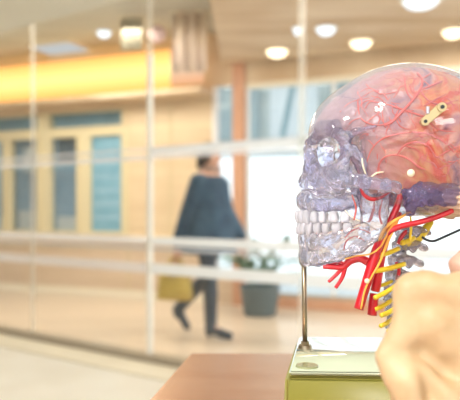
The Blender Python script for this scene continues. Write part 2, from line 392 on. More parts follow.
# white strip, orange pillar, exterior glazing
s1_, s2_, s3_, s4_ = wall_s(216), wall_s(234), wall_s(245), wall_s(240)
zh = 2.62
n += 1
wd = struct(empty(f'window_{n}'), 'narrow bright window left of the orange pillar')
wbox('frame', sA, s1_, 0, zh, M['white'], wd); wbox('frame', s1_, s2_, 0, .35, M['wains'], wd)
wbox('pane', s1_, s2_, .35, zh, glz, wd, .01, -.05)
struct(wbox('wall_pillar', s2_, s3_, 0, 2.86, M['orange'], None, .2, .05), 'orange brown wooden pillar beside the bright window')
struct(wbox('wall_header', sA, 9, zh, 3.25, M['ceil_right'], None, .12, 0), 'warm tan header over the bright window')
n += 1
wd = struct(empty(f'window_{n}'), 'large bright window behind the skull')
wbox('frame', s3_, 8.8, zh - .06, zh, M['sill'], wd, .1, .02); wbox('sill', s3_, 8.8, 0, .12, M['orange'], wd, .16, .03, .01)
wbox('frame', s3_, 8.8, .12, .16, M['track'], wd, .1, .02)
for u in (246, 332, 420): wbox('frame', wall_s(u), wall_s(u) + .035, .16, zh - .06, M['white'], wd, .06, .01)
ss = [wall_s(246) + .035, wall_s(332), wall_s(332) + .035, wall_s(420), wall_s(420) + .035, 8.8]
for i in range(0, 6, 2): wbox('pane', ss[i], ss[i + 1], .16, zh - .06, glz, wd, .012, -.03)
struct(wbox('wall_right', 9, 9.3, 0, 3.25, M['ceil_right']))
# exterior: pale pavement, a white building with a slanting glazed canopy
ex = mat('pale_pavement', (.80, .84, .86), .7, noise=((.72, .78, .80), 1, (1, 1, 1)))
pts = [WO + WD * -3 - WN * .3, WO + WD * 12 - WN * .3]
struct(poly('ground', [(w0.x - 3, w0.y + .3), (w1.x + 6, w1.y + .2), (30, 40), (-30, 40)], -.2, -.03, ex), 'pale pavement outside')
bld = empty('building', (3, 15, 0), R(-18))
wht = mat('white_render', (.92, .94, .95), .8)
tealw = mat('grey_teal_cladding', (.62, .70, .68), .6, noise=((.74, .80, .78), .6, (1, 1, 2)))
box('wall', (0, .5, 1.25), (16, .6, 2.5), wht, bld)
box('fascia', (0, .3, 2.60), (16, .5, .14), tealw, bld)
for i in range(11):
    x = -7.2 + i * 1.4
    box('upper_window', (x, .35, 3.55), (1.05, .1, 1.3), mat('far_glass', (.40, .50, .52), .2), bld) if i % 2 else box('upper_panel', (x, .35, 3.55), (1.2, .12, 1.3), wht, bld)
box('upper_wall', (0, .7, 4.2), (16, .5, 3.2), tealw, bld)
for i in range(8):
    x = -4.4 + i * 1.25; bm = bmesh.new(); add_cyl(bm, (x, .1, 2.6), (x + .5, -.5, 4.2), .07); bmobj('strut', bm, mat('teal_steel', (.20, .34, .38), .4), bld)
box('canopy', (0, -.6, 4.25), (16, 1.8, .08), wht, bld)
tag(bld, 'pale building with grey teal upper floor outside the bright window', 'building')

# ---- glass partition
gp = struct(empty('window_1'), 'frameless glass wall with white stripes')
paneg = clear('partition_glass', (.985, .985, .98), (.8, .8, .78), .01, .05, .02, gloss=.02)
stripe = clear('frosted_stripe', (.96, .97, 1), (.95, .98, 1), .72, .85, .35, through=.6)
stripe2 = clear('faint_frosted_stripe', (.97, .97, 1), (.95, .97, 1), .32, .6, .35, through=.6)
seamg = clear('faint_glass_seam', (1, 1, .98), (.97, .95, .90), .20, .4, .3, through=.6)
def gbox(name, t0, t1, z0, z1, m, th=.012, off=0, parent=gp):
    a = GO + GD * t0; b = GO + GD * t1; c = (a + b) / 2; nrm = Vector((GD.y, -GD.x, 0)) * -1
    if nrm.y > 0: nrm = -nrm
    c = c + nrm * off
    return box(name, (c.x, c.y, (z0 + z1) / 2), ((b - a).length, th, z1 - z0), m, parent, GR)
us = [33, 150, 302]; ts = [on_line(GO, GD, u) for u in us]
ed = [-4, ts[0] - 1.34] + ts + [ts[2] + 1.32, ts[2] + 2.64]
for i in range(len(ed) - 1): gbox('pane', ed[i] + .006, ed[i + 1] - .006, .06, 2.76, paneg)
gbox('seam', ts[0] - .02, ts[0] + .02, .06, 2.76, seamg, .016)
gbox('mullion', ts[1] - .018, ts[1] + .018, .06, 2.30, M['seam'], .03)
gbox('mullion', ts[1] - .018, ts[1] + .018, 2.30, 2.76, seamg, .03)
gbox('seam', ts[2] - .022, ts[2] + .022, .06, 2.76, seamg, .016)
for z, h, mm in ((1.530, .040, stripe2), (1.592, .022, stripe2), (.905, .062, stripe), (.845, .02, stripe2), (.700, .078, stripe)):
    for i in range(len(ed) - 1): gbox('stripe', ed[i] + .01, ed[i + 1] - .01, z - h / 2, z + h / 2, mm if (i > 2 or z > 1.2 ) else stripe2, .003, .009)
gbox('stripe', ts[1] + .02, ts[2] - .02, 1.545, 1.60, stripe, .003, .012)
gbox('stripe', ts[2] + .02, 6, 1.53, 1.61, stripe, .003, .012)
struct(gbox('trim_2', -4, 7, 0, .06, M['track'], .12, 0, None), 'grey brown floor channel of the glass wall')
struct(gbox('trim_3', -4, 7, 0, .012, M['sill'], .30, .20, None), 'pale threshold strip before the glass wall')

# ---- ceiling lamps
def lamp(u, v, z, r, m, label, name='ceiling_light'):
    D = (z - CH) * F / (HZ - v); p = at(u, v, D); t = empty(name, (p.x, p.y, z))
    bm = bmesh.new(); bmesh.ops.create_cone(bm, cap_ends=True, segments=28, radius1=r * 1.15, radius2=r * 1.05, depth=.014, matrix=Matrix.Translation((0, 0, -.007))); bmobj('trim_ring', bm, M['sill'], t)
    bm = bmesh.new(); bmesh.ops.create_uvsphere(bm, u_segments=24, v_segments=10, radius=1, matrix=Matrix.Translation((0, 0, -.014)) @ Matrix.Diagonal((r * .95, r * .95, .07, 1))); bmobj('diffuser', bm, m, t, True)
    tag(t, label, 'ceiling light', 'round ceiling lamps'); return t
lamp(277, 50, 2.86, .115, M['spot'], 'leftmost warm round ceiling lamp right of the pillar')
lamp(361, 41, 2.86, .11, M['spot'], 'warm round ceiling lamp above the top of the skull')
lamp(453, 30, 2.86, .10, M['spot'], 'warm round ceiling lamp at the right edge')
lamp(326, 27, 2.86, .095, M['coolspot'], 'cool white round ceiling lamp between two warm ones')
lamp(298, 27, 2.86, .05, M['coolspot'], 'small dim ceiling lamp beside the cool white one')
lamp(421, -1, 2.86, .15, M['coolspot'], 'large pale ceiling lamp cut by the top edge')
lamp(104, 31, 3.25, .085, M['coolspot'], 'small pale ceiling lamp above the amber cove')
t = empty('ceiling_panel_light', at(62, 48, (3.25 - CH) * F / 160)); t.location.z = 3.25; t.rotation_euler.z = WR
box('frame', (0, 0, -.01), (.70, .62, .02), M['sill'], t); box('diffuser', (0, 0, -.022), (.62, .54, .012), emit('dim_panel', (.86, .92, .95), .62), t)
tag(t, 'pale square ceiling panel light above the amber cove', 'ceiling light')

# ---- made-up hangings near the ceiling, standing in for a reflection in the glass
pk = mat('mottled_pink_reflection', (.93, .76, .68), .8, noise=((.86, .70, .52), 3.2, (1, 1, .6)))  # pink mottling imitates a reflection in the glass wall
ck = mat('mottled_cream_reflection', (.46, .44, .32), .8, noise=((.56, .52, .42), 4, (1, 1, 1)))  # cream part of the same imitated reflection
def reflection_sheet(u0, u1, v0, v1, D, m, label, slant=0):
    p = at((u0 + u1) / 2, v1, D); w = (u1 - u0) / F * D; h = (v1 - v0) / F * D
    t = empty('hanging_reflection', p); bm = bmesh.new(); nx = 14; cols = []
    for i in range(nx + 1):
        x = -w / 2 + w * i / nx; y = .03 * math.sin(i * 1.3); cols.append([[bm.verts.new((x + slant * (k - 1), y + d, h * k)) for k in (0, 1)] for d in (-.004, .004)])
    for A, B in zip(cols, cols[1:]):
        for d in (0, 1): bm.faces.new((A[d][0], B[d][0], B[d][1], A[d][1]))
        for k in (0, 1): bm.faces.new((A[0][k], B[0][k], B[1][k], A[1][k]))
    for Q in (cols[0], cols[-1]): bm.faces.new((Q[0][0], Q[0][1], Q[1][1], Q[1][0]))
    bmobj('reflection_cloth', bm, m, t, True)
    bm = bmesh.new(); add_cyl(bm, (-w / 2 - .02, 0, h), (w / 2 + .02, 0, h), .012); bmobj('rail', bm, M['sill'], t)
    zt = 3.25 - p.z
    for s in (-1, 1): bm = bmesh.new(); add_cyl(bm, (s * w * .4, 0, h), (s * w * .4, 0, zt), .003, n=6); bmobj('cord', bm, M['sill'], t)
    return tag(t, label, 'reflection_sheet')
reflection_sheet(173, 207, 12, 72, 6.7, pk, 'large mottled pink sheet imitating a glass reflection left of the round ceiling lamps')
reflection_sheet(121, 142, 18, 50, 6.9, ck, 'small mottled cream sheet imitating part of the glass reflection over the end of the amber cove')
t = empty('pink_reflection_ball', at(157, 34, 7)); bm = bmesh.new(); bmesh.ops.create_uvsphere(bm, u_segments=24, v_segments=14, radius=.10)  # made-up ball for the round pink spot in that reflection
for v in bm.verts: v.co *= 1 + .03 * math.cos(v.co.z * 240)
bmobj('ball_shell', bm, mat('pale_pink_reflection', (.86, .66, .68), .8), t, True); bm = bmesh.new(); add_cyl(bm, (0, 0, .1), (0, 0, 3.25 - t.location.z), .004, n=6); bmobj('cord', bm, M['sill'], t)
tag(t, 'small round pale pink ball imitating part of the glass reflection between the two sheets', 'reflection_ball')

# ---- planter with plant
pc = at(260, 313, 1.15 * F / 107); tp = empty('plant_pot', (pc.x, pc.y, 0), .2)
bm = bmesh.new(); prof = [(.16, 0), (.175, .02), (.215, .30), (.225, .32), (.20, .32), (.19, .27)]; rg = []
for r, z in prof: rg.append([bm.verts.new((r * math.cos(a * math.pi / 12), r * math.sin(a * math.pi / 12), z)) for a in range(24)])
for A, B in zip(rg, rg[1:]):
    for k in range(24): bm.faces.new((A[k], A[(k + 1) % 24], B[(k + 1) % 24], B[k]))
bm.faces.new(rg[0]); bm.faces.new(rg[-1])
bmobj('planter', bm, mat('dark_teal_planter', (.10, .15, .18), .5), tp, True)
leafm = mat('dark_green_leaf', (.10, .20, .15), .5, noise=((.18, .30, .22), 8, (1, 1, 1)))
leafme = bpy.data.meshes.new('leaf')
bm = bmesh.new(); L_ = [(0, 0, 0), (.035, .08, .01), (.045, .16, .01), (.02, .26, -.02), (0, .32, -.05), (-.02, .26, -.02), (-.045, .16, .01), (-.035, .08, .01)]
f = bm.faces.new([bm.verts.new(p) for p in L_]); r_ = bmesh.ops.extrude_face_region(bm, geom=[f]); bmesh.ops.translate(bm, vec=(0, 0, .003), verts=[g for g in r_['geom'] if isinstance(g, bmesh.types.BMVert)])
bm.to_mesh(leafme); bm.free(); leafme.materials.append(leafm)
for i in range(7):
    a = i * 2.4; q = (.10 * math.cos(a), .10 * math.sin(a), .25); e = (.26 * math.cos(a), .26 * math.sin(a), .60 + .05 * (i % 3))
    tube('stem', [q, ((q[0] + e[0]) / 2 * .8, (q[1] + e[1]) / 2 * .8, .5), e], .008, leafm, tp, 6, 4)
    for k in range(5):
        l = link('leaf', leafme, None, tp); w_ = .35 + .16 * k
        l.location = (q[0] + (e[0] - q[0]) * w_, q[1] + (e[1] - q[1]) * w_, .25 + (e[2] - .25) * w_); l.rotation_euler = (random.uniform(.1, .9), random.uniform(-.4, .4), random.uniform(0, 6.28))
tag(tp, 'dark planter with leafy green plant on the corridor floor', 'plant')

# ================================================================ WALKING PERSON
PX = .00906
pr = empty('person', ((209 - 230) / F * 5.8, 5.8, 0), R(-30))
skin = mat('skin', (.62, .36, .26), .5); navy = mat('dark_blue_wool', (.015, .05, .10), .85, noise=((.04, .10, .17), 7, (1, 1, 1)), bump=(60, .4, .01))
bootm = mat('dark_boot_leather', (.03, .05, .08), .35); hairm = mat('dark_brown_hair', (.03, .022, .02), .6, bump=(90, .5, .01))
def hand(X, Y, Z, w, fwd=(0, 0, -1), side=1):
    """palm with four curled fingers and a thumb, hanging down from wrist w"""
    x, y, z = w; f = cap(X, Y, Z, (x, y, z), (x + .005, y, z - .07), .026, .034, (1, .55, 1))
    for i, (o, l) in enumerate(((-.030, .065), (-.010, .078), (.011, .073), (.030, .058))):
        f = smin(f, chain(X, Y, Z, [(x + o, y, z - .075), (x + o, y + side * .008, z - .075 - l * .55), (x + o - .006, y + side * .028, z - .075 - l)], [.0095, .0085, .0075]), .004)
    return smin(f, chain(X, Y, Z, [(x + .022, y, z - .02), (x + .048, y + side * .012, z - .05), (x + .050, y + side * .022, z - .085)], [.012, .011, .009]), .006)
JH = dict(hipL=(0, .09, .90), hipR=(0, -.09, .90))
FK = (.08, -.10, .49); FA = (.08, -.10, .10); RK = (-.10, .09, .50); RA = (-.40, .09, .19)
HF = (.24, .21, .86); HB = (-.20, -.24, .80)
def body(X, Y, Z):
    f = ell(X, Y, Z, (.015, 0, 1.615), (.088, .072, .112)); f = smin(f, ell(X, Y, Z, (.045, 0, 1.555), (.05, .048, .05)), .03)
    f = smin(f, cap(X, Y, Z, (.098, 0, 1.625), (.118, 0, 1.592), .007, .013), .012)       # nose
    f = smin(f, cap(X, Y, Z, (.088, -.018, 1.556), (.088, .018, 1.556), .008), .006)        # lips
    for s in (-1, 1):
        f = smax(f, -ell(X, Y, Z, (.098, s * .032, 1.625), (.014, .018, .010)), .008); f = np.minimum(f, ell(X, Y, Z, (.084, s * .032, 1.625), (.012, .013, .010)))
        f = smin(f, ell(X, Y, Z, (.005, s * .076, 1.61), (.02, .010, .03)), .006)
    f = smin(f, cap(X, Y, Z, (-.005, 0, 1.42), (.01, 0, 1.56), .052, .048), .03)
    t = cap(X, Y, Z, (0, 0, 1.10), (0, 0, 1.38), .115, .125, (1, 1.35, 1)); t = smin(t, cap(X, Y, Z, (0, 0, .93), (0, 0, 1.1), .125, .11, (1, 1.25, 1)), .06)
    f = smin(f, t, .05)
    for sh, el, wr in (((0, .19, 1.40), (.07, .21, 1.12), HF), ((0, -.19, 1.40), (-.09, -.22, 1.12), HB)):
        f = smin(f, chain(X, Y, Z, [sh, el, wr], [.052, .040, .027]), .03)
    f = smin(f, hand(X, Y, Z, HF, side=-1), .01); f = smin(f, hand(X, Y, Z, HB, side=1), .01)
    f = smin(f, chain(X, Y, Z, [(0, -.09, .90), FK, FA], [.085, .055, .038]), .03)
    f = smin(f, chain(X, Y, Z, [(0, .09, .90), RK, RA], [.085, .055, .038]), .03)
    f = smin(f, cap(X, Y, Z, FA, (FA[0] + .15, FA[1], .035), .036, .03), .02)
    f = smin(f, cap(X, Y, Z, RA, (RA[0] + .08, RA[1], .05), .036, .03), .02)
    return f
sdf_mesh('body', body, (-.52, -.40, 0), (.42, .40, 1.76), .0085, skin, pr)
def coat(X, Y, Z):
    t = np.clip((1.42 - Z) / .70, 0, 1); rx = .17 + .09 * t; ry = .20 + .07 * t
    ang = np.arctan2(Y, X); fold = 1 + .04 * t * np.sin(ang * 7) ; q = np.sqrt((X / rx) ** 2 + (Y / ry) ** 2) / fold
    f = (q - 1) * .16; f = smax(f, Z - 1.44, .08); f = smax(f, .74 - Z, .015)
    for sh, el, wr in (((0, .18, 1.38), (.07, .21, 1.12), HF), ((0, -.18, 1.38), (-.09, -.22, 1.12), HB)):
        wr = tuple(np.array(el) + (np.array(wr) - np.array(el)) * .88); f = smin(f, chain(X, Y, Z, [sh, el, wr], [.075, .062, .05]), .04)
    f = smin(f, cap(X, Y, Z, (-.01, 0, 1.42), (0, 0, 1.48), .085, .08), .03)
    f = smax(f, -cap(X, Y, Z, (0, 0, 1.44), (.02, 0, 1.7), .062), .01)
    f = smax(f, -(((X / (rx - .03)) ** 2 + (Y / (ry - .03)) ** 2) ** .5 - 1) * .16 + np.where(Z < .80, 0., -9.), .01)
    return f
sdf_mesh('coat', coat, (-.45, -.45, .68), (.45, .45, 1.60), .011, navy, pr)
def hair(X, Y, Z):
    f = ell(X, Y, Z, (-.005, 0, 1.632), (.104, .088, .118)); f = smin(f, ell(X, Y, Z, (-.06, 0, 1.56), (.06, .07, .10)), .03)
    return smax(f, -ell(X, Y, Z, (.115, 0, 1.58), (.085, .085, .115)), .012)
sdf_mesh('hair', hair, (-.16, -.12, 1.42), (.14, .12, 1.78), .008, hairm, pr)
def boots(an, kn, dx, toe):
    kn = tuple(np.array(an) + (np.array(kn) - np.array(an)) * .8)
    def f(X, Y, Z):
        g = cap(X, Y, Z, an, kn, .052, .066); t = (an[0] + dx, an[1], toe[1]); g = smin(g, cap(X, Y, Z, (an[0] + .01, an[1], an[2] - .03), t, .045, .036, (1, .95, 1)), .03)
        g = smin(g, cap(X, Y, Z, (an[0] - .03, an[1], an[2] - .02), (an[0] - .02, an[1], toe[2]), .03, .024), .015)
        return smax(g, toe[0] - Z, .006)
    return f
sdf_mesh('boot', boots(FA, FK, .19, (.002, .035, .025)), (-.1, -.22, 0), (.36, .02, .52), .0085, bootm, pr)
sdf_mesh('boot', boots(RA, RK, .10, (.002, .035, .12)), (-.56, -.02, 0), (-.02, .2, .52), .0085, bootm, pr)
def tights(X, Y, Z):
    f = np.minimum(chain(X, Y, Z, [(0, -.09, .90), FK, FA], [.091, .061, .043]), chain(X, Y, Z, [(0, .09, .90), RK, RA], [.091, .061, .043]))
    return smax(f, Z - .86, .01)
sdf_mesh('tights', tights, (-.52, -.22, .05), (.25, .22, .92), .0085, bootm, pr)
def scarf(X, Y, Z): return np.abs(cap(X, Y, Z, (0, 0, 1.44), (.02, 0, 1.50), .075)) - .018 + .006 * np.sin(40 * Z + 6 * X)
sdf_mesh('scarf', lambda X, Y, Z: smax(scarf(X, Y, Z), np.abs(Z - 1.485) - .04, .02), (-.15, -.15, 1.38), (.18, .15, 1.58), .009, mat('taupe_scarf', (.40, .28, .24), .9), pr)
tag(pr, 'person in long dark blue coat and boots walking behind the glass', 'person')
bg = empty('handbag', pr.matrix_basis @ Vector((HB[0] - .005, HB[1], 0))); bg.rotation_euler.z = R(-18)
bg.location.z = .32
bm = bmesh.new(); vs = add_box(bm, (0, 0, .15), (.30, .12, .28), 0, .03)
for v in bm.verts:
    k = 1.12 - v.co.z * .9; v.co.x *= k; v.co.y *= k
ol = mat('olive_yellow_leather', (.60, .46, .10), .5, noise=((.50, .36, .08), 10, (1, 1, 1)))
bmobj('bag_body', bm, ol, bg, True)
for s in (-1, 1): tube('handle', [(-.07, s * .035, .27), (-.06, s * .03, .34), (0, s * .01, .395), (.06, s * .03, .34), (.07, s * .035, .27)], .007, ol, bg, 8)
box('clasp', (0, -.062, .22), (.03, .008, .02), M['brass'], bg)
tag(bg, 'olive yellow handbag carried in the walking person\'s hand', 'bag')

# ================================================================ TABLE
TZ = CH - .216
def tpt(u, v): D = (CH - TZ) * F / (v - HZ); return at(u, v, D)
A = tpt(190, 353); B = tpt(148, 400); dirv = (A - B).normalized(); B2 = A - dirv * .72; A2 = A + Vector((1.15, 0, 0)); Cc = A2 - dirv * .72
tb = empty('display_table', (0, 0, 0))
bm = bmesh.new(); P4 = [A, A2, Cc, B2]
lo_ = [bm.verts.new((p.x, p.y, TZ - .03)) for p in P4]; hi_ = [bm.verts.new((p.x, p.y, TZ)) for p in P4]
bm.faces.new(lo_); bm.faces.new(hi_)
for i in range(4): bm.faces.new((lo_[i], lo_[(i + 1) % 4], hi_[(i + 1) % 4], hi_[i]))
bmesh.ops.bevel(bm, geom=list(bm.edges), offset=.003, segments=2, affect='EDGES')
bmobj('table_top', bm, M['table'], tb)
cen = sum(P4, Vector()) / 4; dk = mat('dark_table_base', (.10, .07, .06), .5)
for p in P4:
    q = cen + (p - cen) * .9; bm = bmesh.new(); add_cyl(bm, (q.x, q.y, 0), (q.x, q.y, TZ - .03), .022, .028, 16); bmobj('leg', bm, dk, tb, True)
tag(tb, 'copper brown table carrying the green box and the skull', 'table')

# ================================================================ SKULL MODEL
D0 = .622; BZ = CH - .136
sk = empty('skull_model', (at(330, 208, D0).x, D0, TZ))
def inv(p): return Vector(p) - sk.location
def P(u, v, w=0):
    """pixel and distance (mm) from the mid plane towards the lens -> local metres"""
    return at(u, v, D0 - w / 1000) - sk.location
# the box
def bpt(u, v): D = (CH - BZ) * F / (v - HZ); return at(u, v, D)
fl = bpt(285, 371); bl = bpt(296.5, 336)
dv = (bl - fl).normalized(); rg_ = Vector((dv.y, -dv.x * .35, 0)).normalized(); LW = .24
c4 = [fl, fl + rg_ * LW, bl + rg_ * LW, bl]
bm = bmesh.new(); lo_ = []; hi_ = []
cc = sum(c4, Vector()) / 4
for p in c4:
    q = inv(p); lo_.append(bm.verts.new((q.x + (p.x - cc.x) * .03, q.y + (p.y - cc.y) * .03, .0))); hi_.append(bm.verts.new((q.x, q.y, BZ - TZ - .004)))
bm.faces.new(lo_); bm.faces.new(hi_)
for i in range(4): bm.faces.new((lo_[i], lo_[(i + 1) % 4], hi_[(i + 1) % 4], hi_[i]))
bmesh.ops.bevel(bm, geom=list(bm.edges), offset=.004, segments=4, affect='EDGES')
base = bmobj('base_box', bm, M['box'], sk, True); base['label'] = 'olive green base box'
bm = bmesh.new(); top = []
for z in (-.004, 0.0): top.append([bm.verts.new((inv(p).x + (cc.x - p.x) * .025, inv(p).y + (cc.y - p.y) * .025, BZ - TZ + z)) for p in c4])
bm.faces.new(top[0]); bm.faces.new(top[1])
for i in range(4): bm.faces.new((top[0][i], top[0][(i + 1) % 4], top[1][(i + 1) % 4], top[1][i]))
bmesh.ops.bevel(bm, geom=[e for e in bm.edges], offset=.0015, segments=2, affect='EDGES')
bmobj('lid', bm, M['boxlid_sheen'], base, True)
q = inv(bpt(307, 366.5)); bm = bmesh.new(); add_cyl(bm, (q.x, q.y, BZ - TZ), (q.x, q.y, BZ - TZ + .0015), .0100, .0092, 32)
bmobj('plug', bm, mat('grey_olive_plug', (.30, .32, .16), .2, coat=1), base)
# rods
zb = BZ - TZ
def rod(u0, v0, top, r):
    q = inv(bpt(u0, v0)); rd = tube('rod', [(q.x, q.y, zb), top], r, M['brass'], sk, 16, 1)
    bm = bmesh.new(); add_cyl(bm, (q.x, q.y, zb), (q.x, q.y, zb + .003), .0068, .0062, 24); add_cyl(bm, (q.x, q.y, zb + .003), (q.x, q.y, zb + .0065), .0042, .0042, 6)
    bmobj('foot_nut', bm, M['brass'], rd); return rd
rod(305, 348, P(304, 258), .0024)
rod(398, 348, P(398, 325), .0024)

# --- mm coordinates: x right, y towards the lens, z up (0 = lens axis), centre plane at y 0
K = D0 / F * 1000
def mm(u, v, w=0):
    k = (D0 * 1000 - w) / F; return ((u - 230) * k, w, (HZ - v) * k)
def to_local(V):
    out = np.empty_like(V); out[:, 0] = V[:, 0] / 1000 - sk.location.x; out[:, 1] = -V[:, 1] / 1000; out[:, 2] = V[:, 2] / 1000 + CH - TZ; return out
CX, CZ = (408 - 230) * K, (HZ - 145) * K; RX, RY, RZ = 91, 68, 78.5
def vault_f(X, Y, Z, off=0):
    Y = np.abs(Y); ryy = RY + (X - CX) * .10
    f = (np.sqrt(((X - CX) / RX) ** 2 + (Y / ryy) ** 2 + ((Z - CZ) / RZ) ** 2) - 1) * 72
    f = smin(f, ell(X, Y, Z, (CX - 62, 0, CZ + 6), (33, 46, 40)), 14)
    # underside: rises towards the face
    l1 = -smax(Z - 66, (X - 117 - (66 - Z) * .15), 6)
    f = smax(f, l1, 7); f = smax(f, -(Z + 9), 14)
    tm = ell(X, Y, Z, (CX - 50, 60, CZ - 35), (30, 14, 26)); f = smax(f, -tm, 10)     # temple hollow
    return f + off
sdf_mesh('cranium', lambda X, Y, Z: vault_f(X, Y, Z), (70, -82, -24), (280, 82, 150), 1.8, M['vault'], sk, xf=to_local)
vault = bpy.data.objects['cranium']; vault['label'] = 'clear domed braincase'

def lumps(X, Y, Z, a):
    return a * (np.sin(X * .55 + 1.3 * np.sin(Z * .31)) * np.sin(Z * .62 + 1.1 * np.sin(Y * .4 + X * .2)) + .5 * np.sin(X * .21 + Z * .33) * np.sin(Y * .5))
def face_f(X, Y, Z):
    A_ = np.abs(Y); c = lambda P_, r, k=3, sc=(1, 1, 1): chain(X, A_, Z, [mm(*p) for p in P_], r, k, sc)
    # orbital rim ring
    ring = [(313, 141, 9), (321, 132, 18), (333, 130, 34), (344, 138, 45), (347, 152, 48), (341, 166, 46), (328, 173, 34), (316, 170, 20), (312, 156, 11), (313, 141, 9)]
    f = c(ring, [5, 5.5, 6, 5.5, 5, 5.5, 6, 5.5, 4.5, 5], 3)
    f = smin(f, c([(318, 131, 0), (324, 127, 14), (336, 125, 34)], [6.5, 7, 5.5]), 6)           # brow
    f = smin(f, c([(316, 136, 0), (306, 148, 1.5)], [4.6, 2.4], 2, (1, 1.2, 1)), 2.5)                # nasal bones
    f = smin(f, c([(314, 140, 6), (309, 152, 6), (309, 168, 9), (308, 178, 10)], [4, 3, 3.2, 4]), 4)   # edge of nose opening
    sept = np.maximum(np.maximum(A_ - 1.6, np.abs(X - (321 - 230) * K) - 13), np.abs(Z - (HZ - 163) * K) - 17); f = smin(f, sept, 2.5)
    f = smin(f, c([(306, 186, 0), (309, 184, 6)], [3.2, 4]), 3)                                   # nasal spine
    # maxilla
    f = smin(f, c([(309, 182, 10), (322, 184, 24), (338, 184, 34)], [8, 11, 9]), 6)
    arch = [(303, 201, 0), (304, 201, 9), (311, 202, 18), (324, 203, 25), (342, 203, 29), (354, 202, 30)]
    f = smin(f, c(arch, [5, 5, 5.5, 5.5, 5, 4.5], 3, (1, 1, 1.5)), 5)
    f = smin(f, ell(X, A_, Z, mm(330, 196, 0), (24, 24, 4)), 3)
    # cheek bone and arch
    f = smin(f, ell(X, A_, Z, mm(340, 178, 46), (13, 8, 10)), 6)
    f = smin(f, c([(345, 179, 52), (364, 182, 60), (386, 185, 63), (398, 188, 62)], [4.4, 3.6, 3.0, 3.6], 3, (1, .7, 1.7)), 4)
    f = smin(f, c([(344, 139, 45), (356, 131, 50), (376, 126, 56)], [4, 2.5, 1.2]), 4)          # temporal line
    # sphenoid wing and pterygoid
    f = smin(f, c([(352, 150, 36), (362, 166, 36), (366, 186, 30)], [6, 6, 4], 3, (1, .5, 1)), 5)
    f = smin(f, c([(362, 186, 16), (362, 206, 17)], [4.5, 3]), 4)
    # eye sockets hollowed out
    f = smax(f, -ell(X, A_, Z, (mm(331, 152, 30)[0], 27, mm(331, 152, 30)[2]), (17, 14, 14.5)), 2.5)
    f = smax(f, -ell(X, A_, Z, mm(318, 152, 30), (14, 12, 12)), 3)
    return f + lumps(X, Y, Z, .18)
sdf_mesh('facial_bone', face_f, (58, -74, -14), (192, 74, 92), 1.15, M['facebone'], sk, xf=to_local)
def base_f(X, Y, Z):
    A_ = np.abs(Y); c = lambda P_, r, k=3, sc=(1, 1, 1): chain(X, A_, Z, [mm(*p) for p in P_], r, k, sc)
    f = ell(X, A_, Z, mm(408, 197, 0), (34, 40, 9)); f = smin(f, c([(406, 193, 54), (424, 194, 56), (450, 194, 50), (480, 190, 30)], [4, 9, 9, 8], 3, (1, .5, 1.2)), 6)
    f = smin(f, c([(412, 200, 52), (410, 212, 48)], [7, 4]), 5)
    f = smin(f, c([(432, 202, 20), (455, 206, 22)], [9, 8]), 8)
    return f + lumps(X, Y, Z, 1.1)
o = sdf_mesh('skull_base', base_f, (120, -76, -24), (260, 76, 34), 1.6, M['purple'], sk, xf=to_local); o['label'] = 'violet tinted skull base'
def jaw_f(X, Y, Z):
    A_ = np.abs(Y); c = lambda P_, r, k=3, sc=(1, 1, 1): chain(X, A_, Z, [mm(*p) for p in P_], r, k, sc)
    f = c([(306, 256, 0), (308, 256, 9), (318, 257, 20), (338, 252, 31), (360, 243, 40), (378, 231, 45)], [8, 8.5, 8, 8, 8, 7], 3, (.8, .75, 1.1))
    f = smin(f, c([(304, 240, 0), (306, 240, 9), (315, 241, 19), (332, 240, 26), (350, 235, 31), (364, 230, 37)], [7, 7, 7, 7, 6.5, 6], 3, (.8, .75, 1.25)), 5)
    f = smin(f, c([(304, 262, 0), (306, 261, 6)], [4.5, 4]), 4)
    f = smin(f, c([(378, 231, 46), (380, 212, 48), (384, 190, 52)], [7.5, 7.5, 5.5], 3, (1, .5, 1)), 5)
    f = smin(f, c([(368, 228, 44), (368, 208, 47), (364, 190, 48)], [7, 7, 4], 3, (1, .5, 1)), 6)
    f = smin(f, ell(X, A_, Z, mm(386, 188, 52), (5, 9, 4)), 3)
    return f + lumps(X, Y, Z, .18)
jaw = sdf_mesh('mandible', jaw_f, (62, -60, -62), (166, 60, 26), 1.15, M['jawbone'], sk, xf=to_local)
# teeth: each one a mesh under the face or the jaw
def tooth_mesh(name, w, d, h, molar):
    bm = bmesh.new(); bmesh.ops.create_cube(bm, size=1)
    bmesh.ops.subdivide_edges(bm, edges=list(bm.edges), cuts=3, use_grid_fill=True)
    for v in bm.verts:
        p = v.co * 2; n_ = p.normalized() * max(abs(p.x), abs(p.y), abs(p.z)); q = p.lerp(n_, .55)
        t = q.z                                     # -1 root .. 1 crown edge
        wx = 1 - .28 * max(0, -t); wy = (1 - .12 * max(0, -t)) if molar else (1 - .55 * max(0, t))
        cz = 0
        if molar and t > .7: cz = .12 * (abs(q.x) - .5) + .12 * (abs(q.y) - .5)
        v.co = Vector((q.x * wx * w / 2, q.y * wy * d / 2, (q.z + cz) * h / 2))
    me = bpy.data.meshes.new(name); bm.to_mesh(me); bm.free(); me.materials.append(M['tooth'])
    me.polygons.foreach_set('use_smooth', [True] * len(me.polygons)); return me
inc = tooth_mesh('incisor', .0082, .0065, .013, 0); can = tooth_mesh('canine', .0080, .0075, .0145, 0); prem = tooth_mesh('premolar', .0080, .0088, .0122, 1); mol = tooth_mesh('molar', .0108, .0102, .0118, 1)
face = bpy.data.objects['facial_bone']
